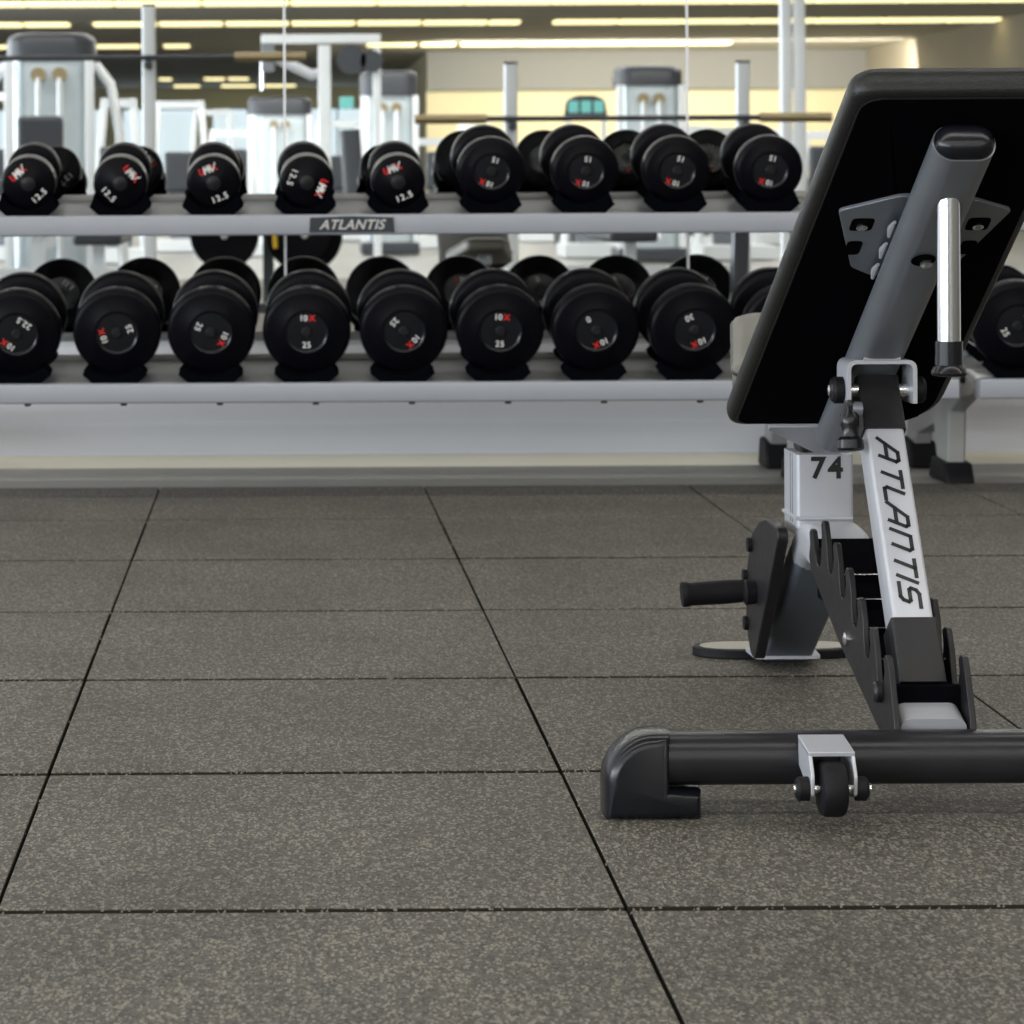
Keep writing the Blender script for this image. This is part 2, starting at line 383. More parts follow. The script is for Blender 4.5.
# ------------------------------------------------------------------ dumbbells
def dumbbell(kind, name, label, group):
    """axis along local +Y, front end at -Y; kind: small / mid / big + number"""
    size, number = kind
    R_ = {'small': .0625, 'mid': .078, 'big': .098}[size]
    half = .093      # ring to ring
    T_ = {'small': .060, 'mid': .052, 'big': .058}[size]
    root = empty(name, (0, 0, 0), label, 'dumbbell', group)
    for sgn in (-1, 1):
        o = Vector((0, sgn * (half + .018), 0)); ax = (0, -sgn, 0)
        if size == 'small':
            prof = [(0, 0), (0, .015), (.0012, .0165), (.0012, R_ - .009), (.003, R_ - .0045), (.0085, R_ - .0008), (.014, R_), (T_ - .012, R_), (T_ - .003, R_ - .004), (T_, R_ - .012), (T_, .016)]
            mis = [1, 1, 0, 0, 0, 2, 0, 0, 0, 0]
        else:
            RC = .049 if size == 'big' else .0435
            prof = [(-.004, 0), (-.004, .0085), (-.001, .011), (.003, .0115), (.0033, RC - .0075), (.0035, RC - .006), (.0, RC - .0025), (-.0005, RC), (.0012, RC + .003), (.0035, R_ - .012), (.005, R_ - .006), (.0085, R_ - .0018), (.014, R_), (T_ - .014, R_), (T_ - .004, R_ - .005), (T_, R_ - .014), (T_, .016)]
            mis = [1, 1, 1, 3, 3, 3, 0, 0, 0, 0, 0, 0, 0, 0, 0, 0]
        h = build('weight_head', G().lathe(prof, o, ax, 64, mis), [M['head'], M['hub'], M['rim'], M['gloss']], root, angle=50)
        # lettering
        fx = lambda a: -sgn * a
        yo = o.y + sgn * .0006 * (-1 if False else 1)
        if size == 'small':
            yy = o.y - (-sgn) * 0 - sgn * .0012 + sgn * .0005
            fn = lambda x, y, dy=0: (-sgn * x, yy, y)
            g = text_geo(number, .0200, lambda x, y: (-sgn * x, yy, y - .037), offset=.0003, spacing=1.22)
            build('number_lettering', g, [M['white'], M['red']], h, smooth=False); g = G()
            # worn brand: red U, white zigzag, red slash
            s = .0074
            f2 = lambda x, y: (-sgn * (x * s), yy, .035 + y * s)
            stroke_geo([[(-2.6, 1), (-2.75, -.6), (-2.3, -1), (-1.7, -.7), (-1.5, .6)]], .42, f2, g, 1)
            stroke_geo([[(-1.3, -1), (-1.1, 1), (-.6, -.2), (0, 1), (.1, -1)], [(.2, -1), (.7, 1), (1.2, -1)]], .55, f2, g, 0)
            stroke_geo([[(1.3, 1), (2.6, -1)]], .42, f2, g, 1)
            stroke_geo([[(1.3, -1), (2.7, 1.2)]], .34, f2, g, 0)
        else:
            yy = o.y - sgn * .0035 + sgn * .0007
            c = .0305 if size == 'big' else .0285
            sz = .0190 if size == 'big' else .0172
            g = text_geo(number, sz, lambda x, y: (-sgn * x, yy, y - c), offset=.0002, spacing=1.1)
            build('number_lettering', g, [M['white'], M['red']], h, smooth=False); g = G()
            text_geo('10', sz, lambda x, y: (-sgn * (x - .0065), yy, y + c), g, 0, offset=.0002)
            text_geo('X', sz, lambda x, y: (-sgn * (x + .0125), yy, y + c), g, 1, offset=.0005)
        build('brand_lettering', g, [M['white'], M['red']], h, smooth=False)
    build('handle', G().lathe([(0, .0), (0, .0135), (.02, .0135), (.045, .0155), (.07, .0135), (2 * half - .03, .0135), (2 * half - .03, 0)], (0, -half + .015, 0), (0, 1, 0), 24), M['bright'], root)
    gc = G()
    inner = half + .018 - T_
    for sgn in (-1, 1): gc.lathe([(0, .016), (0, .021), (.010, .019), (.010, .013)], (0, sgn * inner, 0), (0, -sgn, 0), 24)
    build_each('collar', gc, M['bright'], root)
    return root

protos = {}
def place_dumbbell(kind, loc, roll, head, label, group, tilt=8.5):
    if kind not in protos:
        r = dumbbell(kind, 'dumbbell', label, group); protos[kind] = r
    else:
        src = protos[kind]; r = src.copy(); COL.objects.link(r)
        for ch in list(src.children):
            c = ch.copy(); COL.objects.link(c); c.parent = r
            for q in list(ch.children):
                d = q.copy(); COL.objects.link(d); d.parent = c
        tag(r, label, 'dumbbell', group)
    m = Matrix.Translation(loc) @ Matrix.Rotation(R(head), 4, 'Z') @ Matrix.Rotation(R(tilt), 4, 'X') @ Matrix.Rotation(R(roll), 4, 'Y')
    r.rotation_mode = 'XYZ'
    r.location = m.to_translation(); r.rotation_euler = m.to_euler()
    return r

SP = .2126
GU1 = 'small 12.5 dumbbells on the upper shelf'; GU2 = 'dumbbells marked 15 on the upper shelf'; GL = 'large dumbbells on the lower shelf'
ordn = ['first', 'second', 'third', 'fourth', 'fifth', 'sixth', 'seventh', 'eighth']
up_small = [(-.575, 45, 'small black 12.5 dumbbell at the left end of the upper shelf, red logo tilted up'),
            (-.361, -45, 'small black 12.5 dumbbell whose red logo tilts down to the right, number at lower left'),
            (-.1495, -22, 'small black 12.5 dumbbell directly above the lower 25 dumbbell with sideways numbers, third on upper shelf'),
            (.062, 0, ''), (.2735, 0, '')]
ys = 6.205 + .018 * .99
def up_small_all():
    rolls = [40, 0, 0, 0, 0]
# roll: clockwise degrees as seen from the front
rolls_small = [-42, 48, -22, 112, -22]
labs_small = ['small black 12.5 dumbbell at the left end of the upper shelf, logo tilted upward',
              'small black 12.5 dumbbell whose red logo slopes downward, second on the upper shelf',
              'small black 12.5 dumbbell third on the upper shelf, logo over number',
              'small black 12.5 dumbbell turned sideways with its logo on the right, above the badge',
              'small black 12.5 dumbbell next to the first large 15 dumbbell, right of the badge']
for k in range(5):
    X = -.5747 + SP * k
    place_dumbbell(('small', '12.5'), (X, 6.315, .7225), rolls_small[k], [1, 0, 1, 2, 0][k], labs_small[k], GU1, 10.5)
rolls_mid = [199, 190, 196, 193]
labs_mid = ['black dumbbell marked 15 upside down, standing next to the last small 12.5 dumbbell',
            'black dumbbell marked 15 set highest and turned left, second of the upper four',
            'black dumbbell marked 15 just left of the right mirror seam, third of the upper four',
            'black dumbbell marked 15 on the upper shelf right beside the bench backrest']
for k in range(4):
    X = -.5747 + SP * (k + 5)
    place_dumbbell(('mid', '15'), (X, 6.315, .7445), rolls_mid[k], [1, 3, 1.5, 1.5][k], labs_mid[k], GU2, 10)
low = [('22.5', 215, 0, 'large black dumbbell marked 22.5 at the left end of the lower shelf'),
       ('25', -108, 0, 'large black dumbbell with 25 turned sideways on its right, under the second small one'),
       ('25', 115, -2, 'large black dumbbell marked 25, number slanting at its left, third on the lower shelf'),
       ('25', 0, -2, 'large black dumbbell with upright 10X over 25, standing below the badge'),
       ('25', 134, 0, 'large black dumbbell with 25 upper left and red X low, first after the badge'),
       ('25', 2, 1, 'large black dumbbell with upright 10X over 25, below the first 15 dumbbell'),
       ('  0', 156, 1, 'large black dumbbell showing one lone digit and a red X low down'),
       ('30', 156, 4, 'large black dumbbell marked 30, last one fully in view before the bench'),
       ('30', 20, 1, 'large black dumbbell half hidden behind the bench seat')]
for k, (num, roll, head, lab) in enumerate(low):
    X = -.5765 + SP * k
    place_dumbbell(('big', num), (X + (.004 if k else -.006), 6.115, .391 if k else .389), roll, head, lab, GL, 10.5)
place_dumbbell(('big', '25'), (1.640, 6.115, .396), 60, 0, 'large black dumbbell right of the bench, alone on the neighbouring rack', GL, 10.5)

# ------------------------------------------------------------------ dumbbell racks
def yz(X): return lambda p, a: (X + a, p[0], p[1])
def rack(x0, x1, legs, slots_u, slots_l, label):
    root = empty('dumbbell_rack', ((x0 + x1) / 2, 6.3, 0), label, 'rack', 'two-tier dumbbell racks')
    build('upper_rail', G().sweep([(x0, 6.2 - .0, .6065), (x1, 6.2, .6065)], (0, 1, 0), .05, .047, .005, 3), M['rack_grey'], root, label='grey painted square upper rail')
    build('lower_rail', G().sweep([(x0, 5.995, .239), (x1, 5.995, .239)], (0, 1, 0), .05, .044, .005, 3), M['rack_grey'], root, label='grey painted square lower rail')
    for nm, yf, zf, yr, zr in (('upper_tray', 6.215, .622, 6.46, .664), ('lower_tray', 6.01, .253, 6.27, .296)):
        g = G().prism([(yf, zf - .004), (yf, zf), (yr, zr), (yr, zr - .004)], yz(0), x0, x1)
        build(nm, g, M['tray'], root)
        build('rear_lip', G().sweep([(x0, yr, zr), (x1, yr, zr)], (0, 1, 0), .018, .022, .003, 2), M['rack_light'], root)
    leg_poly = [(6.03, .268), (6.09, .276), (6.16, .27), (6.30, .25), (6.46, .20), (6.69, .115), (6.705, .05), (6.625, .042), (6.60, .085), (6.42, .125), (6.385, .03), (6.29, .03), (6.275, .165), (6.16, .205), (6.06, .215), (6.025, .26)]
    for lx in legs:
        l = build('leg', G().prism(leg_poly, yz(lx), 0, .042), M['rack_light'], root, bevel=.006)
        build_each('foot_cap', G().prism([(6.245, -.002), (6.27, .045), (6.40, .05), (6.425, -.002)], yz(lx), -.012, .054).prism([(6.60, -.002), (6.615, .06), (6.70, .07), (6.722, -.002)], yz(lx), -.012, .054), M['rubber'], l, bevel=.006)
        build('bolt', G().lathe([(0, 0), (0, .011), (-.008, .010), (-.010, 0)], (lx, 6.13, .25), (1, 0, 0), 12), M['rubber'], l)
        build('upright', G().sweep([(lx + .021, 6.27, .24), (lx + .021, 6.34, .64)], (1, 0, 0), .04, .06, .005, 2), M['rack_grey'], root)
        build('shelf_arm', G().sweep([(lx + .021, 6.34, .625), (lx + .021, 6.21, .60)], (1, 0, 0), .04, .03, .005, 2), M['rack_grey'], root)
    sad = None
    def saddle(X, Yf, zf, w, rr, cz):
        # cradle block with a hollow for the round head
        pts = [(-w * .68, 0), (-w, .020), (-w + .004, .025)]
        for k in range(11):
            a = -w + .012 + (2 * w - .024) * k / 10
            pts.append((a, max(.008, cz - math.sqrt(max(rr * rr - a * a, 1e-6)))))
        pts += [(w - .004, .025), (w, .020), (w * .68, 0)]
        for y0, y1 in ((0, .055), (.165, .215)):
            build('saddle', G().prism(pts, lambda p, a: (X + p[0], Yf + a, zf + p[1] + a * .168), y0, y1), M['saddle'], root, bevel=.002)
    for X, rr in slots_u: saddle(X, 6.198, .629, .071, rr + .0015, (.7055 if rr < .07 else .7285) - .629 - .0)
    for X, rr in slots_l: saddle(X, 5.99, .259, .072, rr + .0015, .3735 - .259)
    for X, rr in slots_l:
        build('bolt', G().lathe([(0, .008), (.006, .007), (.007, 0)], (X + .02, 5.99, .2175), (0, 0, -1), 10), M['rubber'], root)
    return root
ra = rack(-1.05, 1.50, (-.95, 1.20), [(-.5747 + SP * k, .0625 if k < 5 else .078) for k in range(9)], [(-.5765 + SP * k, .098) for k in range(9)],
          'long grey two-tier dumbbell rack carrying the name badge, along the mirrored wall')
rack(1.548, 2.35, (1.552, 2.28), [], [(1.640, .098)], 'grey dumbbell rack to the right of the bench with its end leg in view')
# badge
bx = (351.5 - CX) / F * 6.175
g = G().prism([(-.097, -.018), (-.095, .016), (0, .019), (.095, .016), (.097, -.018)], lambda p, a: (bx + p[0], 6.175 - a, .6068 + p[1]), .0, .003)
bd = build('name_badge', g, M['badge'], ra)
build('lettering', text_geo('ATLANTIS', .0310, lambda x, y: (bx + x * 1.0, 6.1715, .6055 + y), offset=.0006, shear=.32, spacing=1.06), M['badgetext'], bd, smooth=False)

# ------------------------------------------------------------------ the adjustable bench
BX = .73
bench = empty('adjustable_bench', (BX, 3.45, 0), 'silver and black adjustable incline bench with raised backrest, number 74 on its post', 'bench')
def BP(x, s, v): return Vector((BX + x, 3.546 - .864 * s + .503 * v, .351 + .503 * s + .864 * v))
def rounded(pts, r, n=5):
    out = []
    m = len(pts)
    for i in range(m):
        p = Vector(pts[i]); a = Vector(pts[i - 1]); b = Vector(pts[(i + 1) % m]); rr = r[i] if isinstance(r, (list, tuple)) else r
        da = (a - p).normalized() * rr; db = (b - p).normalized() * rr
        for k in range(n + 1):
            t = k / n
            out.append(tuple((p + da) * (1 - t) ** 2 + p * 2 * t * (1 - t) + (p + db) * t * t))
    return out
# backrest cushion
S1 = .826
outline = lambda e, r: rounded([(-.143 + e, 0 + e), (.082, 0 + e), (.130 - e, .045), (.124 - e, S1 - e), (-.123 + e, S1 - e)], [.022, .03, .04, .026, .026])
prof = [(.010, .0305), (.005, .0318), (.0018, .036), (.0004, .042), (0, .048), (.0008, .055), (.0030, .0605), (.0075, .0655), (.015, .068)]
loops = [[BP(p[0], p[1], v) for p in outline(e, .040)] for e, v in prof]
br = build('backrest', G().loops(loops), M['vinyl'], bench, angle=60)
build('backing_cloth', G().loops([[BP(p[0], p[1], v) for p in outline(e, .036)] for e, v in ((.015, .031), (.013, .0285))]), M['under'], br, smooth=False)
g = G()
pp = outline(.0118, .038)
g.tube([BP(p[0], p[1], .0305) for p in pp] + [BP(pp[0][0], pp[0][1], .0305)], .0016, 6)
build('piping', g, M['vinyl'], br)
# rail under the backrest
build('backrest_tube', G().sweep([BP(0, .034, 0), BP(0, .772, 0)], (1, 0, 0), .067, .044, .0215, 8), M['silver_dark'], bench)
L = []
for e, ds in ((.0015, 0), (.0015, .004), (.004, .011), (.010, .016), (.018, .018)):
    w, h = .067 - 2 * e, .044 - 2 * e; r = h / 2 - .0005
    sec = []
    for cx, cy, a0 in ((w / 2 - r, h / 2 - r, 0), (-w / 2 + r, h / 2 - r, 90), (-w / 2 + r, -h / 2 + r, 180), (w / 2 - r, -h / 2 + r, 270)):
        for k in range(7):
            a = R(a0 + 90 * k / 6); sec.append((cx + r * math.cos(a), cy + r * math.sin(a)))
    L.append([BP(u, .771 + ds, v) for u, v in sec])
build('tube_cap', G().loops(L), M['gloss'], bench)
# cross plate; black patches stand in for the dark inside its slots
plate = [(-.098, .585), (-.034, .618), (.034, .618), (.098, .585), (.060, .452), (.034, .432), (-.034, .432), (-.060, .452)]
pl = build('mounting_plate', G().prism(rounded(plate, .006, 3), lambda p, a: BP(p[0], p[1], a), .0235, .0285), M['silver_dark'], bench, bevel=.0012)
g = G()
for sx in (-1, 1):
    for cs, hw, hl in ((.555, .013, .014), (.500, .009, .016)):
        g.prism(rounded([(sx * .066 - hw, cs - hl), (sx * .066 + hw, cs - hl), (sx * .066 + hw, cs + hl), (sx * .066 - hw, cs + hl)], .006, 3), lambda p, a: BP(p[0], p[1], a), .0229, .0234)
build_each('slot', g, M['under'], pl)
g = G()
for sx in (-1, 1):
    g.lathe([(0, 0), (0, .006), (.003, .0065), (.004, .003)], BP(sx * .066, .553, .0225), BP(0, 0, -.1) - BP(0, 0, 0), 12)
build_each('bolt', g, M['bright'], pl)
g = G()
for sx in (-1, 1):
    for q in range(3):
        s0 = .575 - q * .05
        g.tube([BP(sx * .0335, s0, .015), BP(sx * .034, s0 - .018, .017), BP(sx * .0335, s0 - .034, .015)], [.002, .0045, .002], 8)
build_each('weld_bead', g, M['silver'], pl)
b = build('tube_bolt', G().lathe([(0, 0), (0, .012), (.0012, .014)], BP(-.002, .555, -.0223), BP(0, 0, -.1) - BP(0, 0, 0), 20), M['under'], bench)  # black disc stands in for the dark of the bolt hole
build('bolt_head', G().lathe([(0, 0), (.0, .0075), (.004, .0075), (.005, .005), (.005, 0)], BP(.003, .548, -.0225), BP(0, 0, -.1) - BP(0, 0, 0), 6), M['bright'], b)
# hanging leg developer stop: bright post with rubber grip
pr = build('post', G().tube([(BX, 2.948, .702), (BX, 2.948, .51)], .0126, 28), M['chrome'], bench)
build('rubber_grip', G().lathe([(0, .0), (0, .0132), (.0, .0148), (.026, .0150), (.029, .0175), (.0345, .0195), (.0375, .0185), (.0385, .012), (.0385, 0)], (BX, 2.948, .525), (0, 0, -1), 28), M['gloss'], pr)
g = G()
ring = []
for k in range(13):
    a = PI + PI * k / 12
    ring.append((BX + .0145 * math.cos(a), 2.948 + .0145 * math.sin(a), .693 - .009 * (1 - 0) * 0 + .014 * math.sin(a) * -.58))
g.tube(ring, .0032, 8)
build('weld_bead', g, M['silver'], pr)
# hinge plate at the foot of the backrest
hp = [(-.088, .013), (-.088, .003), (-.014, -.070), (.030, -.070), (.088, .003), (.088, .013)]
build('hinge_plate', G().prism(hp, lambda p, a: BP(p[0], p[1], a), .0235, .0285), M['silver'], bench, bevel=.001)
build('hinge_block', G().box(BX - .028, BX + .028, 3.645, 3.70, .334, .41), M['blackpaint'], bench, bevel=.004)
# seat: tapered pad tilted up towards the rack
def seat_pt(p, v):   # p = (x, t) along the seat
    u = Vector((0, .9875, .157)); n = Vector((0, -.157, .9875))
    return Vector((BX + p[0], 3.615, .405)) + u * p[1] + n * v
so = lambda e: rounded([(-.125 + e, e), (.125 - e, e), (.066 - e, .36 - e), (-.066 + e, .36 - e)], .03)
loops = [[seat_pt(p, v) for p in so(e)] for e, v in ((.008, .0), (.001, .004), (0, .012), (0, .036), (.003, .044), (.014, .050))]
st = build('seat', G().loops(loops), M['seatvinyl'], bench, angle=60, label='seat pad in worn olive-grey vinyl, tilted up')
build('piping', G().tube([seat_pt(p, .036) for p in so(-.0005)] + [seat_pt(so(-.0005)[0], .036)], .0022, 6), M['vinyl'], st)
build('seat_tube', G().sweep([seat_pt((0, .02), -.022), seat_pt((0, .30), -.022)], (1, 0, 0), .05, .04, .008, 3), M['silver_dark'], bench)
# post with the number
co_ = build('seat_post', G().sweep([(BX, 3.6675, .225), (BX, 3.6675, .334)], (1, 0, 0), .076, .095, .005, 3), M['silver'], bench)
build('number', text_geo('74', .040, lambda x, y: (BX + .002 + x, 3.6196, .3150 + y), offset=.0012, spacing=1.18), M['blackprint'], co_, smooth=False, label='black number 74')
build_each('groove', G().box(BX - .0384, BX - .0378, 3.650, 3.653, .24, .333).box(BX - .0384, BX - .0378, 3.664, 3.667, .24, .333), M['leg_grey'], co_)
# bent main frame
path = [(BX, 3.03, .0745), (BX, 3.42, .190), (BX, 3.50, .211)]
build('main_tube', G().sweep(path, (1, 0, 0), .074, .05, .012, 5), M['silver'], bench)
arc = [(BX, 3.485, .2065), (BX, 3.54, .2195), (BX, 3.58, .2225), (BX, 3.615, .217), (BX, 3.645, .201)]
build('bend', G().sweep(arc, (1, 0, 0), .080, .052, .016, 6), M['silver'], bench)
build('front_leg', G().sweep([(BX, 3.640, .203), (BX, 3.918, .030)], (1, 0, 0), .076, .050, .010, 5), M['leg_grey'], bench, label='blue-grey sloping front leg')
g = G()
g.tube([(BX - .036, 3.6195, .2485), (BX + .036, 3.6195, .2485)], .0028, 8); g.tube([(BX - .039, 3.62, .249), (BX - .039, 3.71, .249)], .0028, 8)
build_each('weld_bead', g, M['silver'], bench)
build('leg_plate', G().prism(rounded([(-.047, 3.890), (.047, 3.890), (.050, 3.965), (-.050, 3.965)], .008, 3), lambda p, a: (BX + p[0], p[1], a), .013, .0175), M['silver'], bench)
# front foot pad: black tray with pale inlay
def stadium(x0, x1, y0, y1, n=8):
    r = (y1 - y0) / 2; pts = []
    for k in range(n + 1):
        a = R(-90 + 180 * k / n); pts.append((x1 - r * 1.6 + r * 1.6 * math.cos(a), (y0 + y1) / 2 + r * math.sin(a)))
    for k in range(n + 1):
        a = R(90 + 180 * k / n); pts.append((x0 + r * 1.6 + r * 1.6 * math.cos(a), (y0 + y1) / 2 + r * math.sin(a)))
    return pts
ft = build('front_foot', G().prism(stadium(.609, .853, 3.958, 4.05), lambda p, a: (p[0], p[1], a), 0, .0135), M['rubber'], bench, bevel=.002)
build('inlay', G().prism(stadium(.620, .842, 3.972, 4.038), lambda p, a: (p[0], p[1], a), .0136, .0142), M['padtop'], ft)
build('foot_bar', G().box(BX - .03, BX + .03, 3.935, 4.03, .0, .013), M['blackpaint'], bench)
# ladder
tips = [(3.478, .252), (3.402, .272), (3.330, .254), (3.259, .233), (3.192, .207), (3.126, .183), (3.052, .163)]
poly = []
for i, (ty, tz) in enumerate(tips):
    lean = .006
    poly += [(ty + .014 + 0, tz - .020), (ty + .013 + lean, tz - .006), (ty + .005 + lean, tz), (ty - .006 + lean, tz - .001), (ty - .012 + lean, tz - .010), (ty - .014, tz - .024)]
    if i < len(tips) - 1:
        ny, nz = tips[i + 1]; my = (ty + ny) / 2 - .001; bz = (tz + nz) / 2 - .052
        poly += [(my + .016, bz + .012), (my + .011, bz + .003), (my, bz), (my - .011, bz + .002), (my - .016, bz + .010)]
poly += [(3.032, .125), (3.020, .10), (3.012, .075), (3.035, .060), (3.10, .073), (3.135, .083), (3.32, .137), (3.49, .200), (3.50, .215)]
for sx in (-1, 1):
    X = BX + sx * .0425
    lp = build('ladder_plate', G().prism(poly, yz(X), -.0035, .0035), M['blackpaint'], bench, bevel=.0010)
    build('bolt', G().lathe([(0, .0), (0, .0085), (.004, .0085), (.006, .004), (.006, 0)], (X + sx * .0035, 3.262, .148), (sx, 0, 0), 14), M['bright'], lp)
build('ladder_floor', G().prism([(3.085, .118), (3.42, .2205), (3.485, .2395), (3.485, .236), (3.42, .217), (3.085, .114)], yz(BX), -.0388, .0388), M['under'], bench)
g = G()
for i in range(5):
    (a, az), (b_, bz) = tips[i], tips[i + 1]
    my = (a + b_) / 2; mz = (az + bz) / 2 - .052
    g = G().box(BX - .039, BX + .039, my - .006, my + .060, mz - .006, mz - .001)
    g = G().box(BX - .039, BX + .039, my - .0062, my + .04, mz - .045, mz - .001)
    rg = build('rung', g, M['under'], bench)
    build('rung_edge', G().tube([(BX - .039, my - .0065, mz), (BX + .039, my - .0065, mz)], .0011, 6), M['bright'], rg)  # bright thin tube stands in for the highlight along the rung's edge
# support strut
def SPt(x, s, n):   # front face line, s downwards, n in front of the face
    return Vector((BX + x, 3.262 - .571 * s - .821 * n, .401 - .821 * s + .571 * n))
strut = build('support_strut', G().sweep([SPt(0, -.02, -.0235), SPt(0, .262, -.0235)], (1, 0, 0), .0465, .047, .004, 3), M['silver'], bench, label='silver support strut with black slanted lettering')
build('upper_sleeve', G().sweep([SPt(0, -.074, -.0235), SPt(0, .0, -.0235)], (1, 0, 0), .052, .052, .004, 3), M['blackpaint'], bench)
build('lower_sleeve', G().sweep([SPt(0, .250, -.0235), SPt(0, .330, -.0235)], (1, 0, 0), .053, .052, .003, 3), M['blackpaint'], bench)
A = [[(-.12, 0), (.28, 1), (.72, 1), (.86, .85), (.86, 0)], [(.05, .38), (.86, .38)]]
let = {'A': (A, 1.15), 'T': ([[(0, 1), (.9, 1)], [(.45, 1), (.45, 0)]], 1.05), 'L': ([[(0, 1), (0, .15), (.12, 0), (.72, 0)]], .86),
       'N': ([[(0, 0), (0, 1), (.68, 1), (.82, .85), (.82, 0)]], 1.08), 'I': ([[(0, 0), (0, 1)]], .38),
       'S': ([[(.85, 1), (.15, 1), (0, .86), (0, .6), (.12, .5), (.68, .5), (.8, .4), (.8, .14), (.68, 0), (-.05, 0)]], .9)}
strokes = []; cx = 0.0
for ch in 'ATLANTIS':
    ls, adv = let[ch]
    for l in ls: strokes.append([(cx + x * .86 + .36 * y, y) for x, y in l])
    cx += adv
tot = cx + .3; ux = .224 / tot; uy = .0218
build('lettering', stroke_geo([[(x * ux, y * uy) for x, y in l] for l in strokes], .0047, lambda x, y: SPt(-.0112 + y, .016 + x, .0006)), M['blackprint'], strut, smooth=False, label='black slanted lettering running down the strut')
# cross pin through the last notch
g = G().tube([(BX - .052, 3.082, .118), (BX + .052, 3.082, .118)], .0075, 16)
for sx in (-1, 1): g.lathe([(0, 0), (0, .0125), (.006, .0125), (.009, .009), (.009, 0)], (BX + sx * .047, 3.082, .118), (sx, 0, 0), 16)
build('cross_pin', g, M['blackpaint'], bench)
build('stop_bar', G().box(BX - .039, BX + .039, 3.060, 3.075, .098, .128), M['under'], bench)
# top bracket, pivot and pop pin
g = G()
U = rounded([(-.0425, .430), (-.0425, .483), (.0425, .483), (.0425, .430)], [.001, .012, .012, .001], 4)
Ui = rounded([(-.0375, .430), (-.0375, .478), (.0375, .478), (.0375, .430)], [.001, .008, .008, .001], 4)
g = G()
n = len(U)
vs = [(BX + p[0], yy, p[1]) for yy in (3.275, 3.335) for q in (U, Ui) for p in q]
fs = []
for i in range(n - 1):
    fs += [(i, i + 1, n + i + 1, n + i), (2 * n + i, 3 * n + i, 3 * n + i + 1, 2 * n + i + 1), (i, 2 * n + i, 2 * n + i + 1, i + 1), (n + i, n + i + 1, 3 * n + i + 1, 3 * n + i)]
fs += [(0, n, 3 * n, 2 * n), (n - 1, 3 * n - 1, 4 * n - 1, 2 * n - 1)]
g.add(vs, fs)
ub = build('pivot_bracket', g, M['silver'], bench, bevel=.0008)
build('weld_bead', G().tube([(BX - .022, 3.276, .4845), (BX + .022, 3.276, .4845)], .003, 8), M['silver'], ub)
g = G()
for sx in (-1, 1): g.lathe([(0, 0), (0, .0165), (.010, .0165), (.014, .013), (.014, 0)], (BX + sx * .0430, 3.300, .445), (sx, 0, 0), 20)
pv = build_each('pivot_knob', g, M['rubber'], bench)[0]
build('bolt_head', G().lathe([(0, 0), (0, .008), (.003, .0078), (.004, .005), (.004, 0)], (BX - .057, 3.300, .445), (-1, 0, 0), 6), M['bright'], pv)
build('pivot_pin', G().tube([(BX - .043, 3.300, .445), (BX + .043, 3.300, .445)], .008, 14), M['bright'], bench)
pk = build('pull_pin', G().lathe([(0, 0), (0, .006), (.012, .0065), (.018, .011), (.030, .0115), (.034, .010), (.044, .0115), (.048, .0155), (.058, .0165), (.061, .014), (.061, 0)], (BX - .043, 3.262, .436), (0, -.12, -1), 24), M['gloss'], bench)
build('pin_collar', G().lathe([(0, 0), (0, .009), (.012, .0088), (.014, 0)], (BX - .040, 3.262, .425), (1, 0, 0), 14), M['silver_dark'], pk)
# roller adjuster on the far left side
ap = [(3.600, .222), (3.604, .238), (3.690, .240), (3.74, .230), (3.80, .205), (3.838, .155), (3.85, .105), (3.838, .058), (3.81, .034), (3.78, .032)]
hole = None
ad = build('adjuster_plate', G().prism(rounded(ap, .008, 3), yz(.662), 0, .015), M['blackpaint'], bench, bevel=.002)
g = G()
for (yy, zz) in ((3.80, .19), (3.838, .14), (3.832, .075)): g.lathe([(0, 0), (0, .010), (.006, .010), (.006, 0)], (.662, yy, zz), (-1, 0, 0), 14)
build_each('index_stop', g, M['rubber'], ad)
hn = build('handle', G().lathe([(0, 0), (0, .0168), (.003, .0178), (.009, .0172), (.012, .0160), (.060, .0168), (.085, .0158), (.088, .012), (.088, 0)], (.560, 3.775, .124), (1, 0, .06), 24), M['rubber'], bench)
build('handle_rod', G().tube([(.64, 3.775, .1285), (.662, 3.775, .1295)], .008, 12), M['bright'], hn)
build('hub_nut', G().lathe([(0, 0), (0, .016), (.014, .018), (.018, .012), (.018, 0)], (.662, 3.768, .128), (-1, 0, 0), 16), M['rubber'], hn)
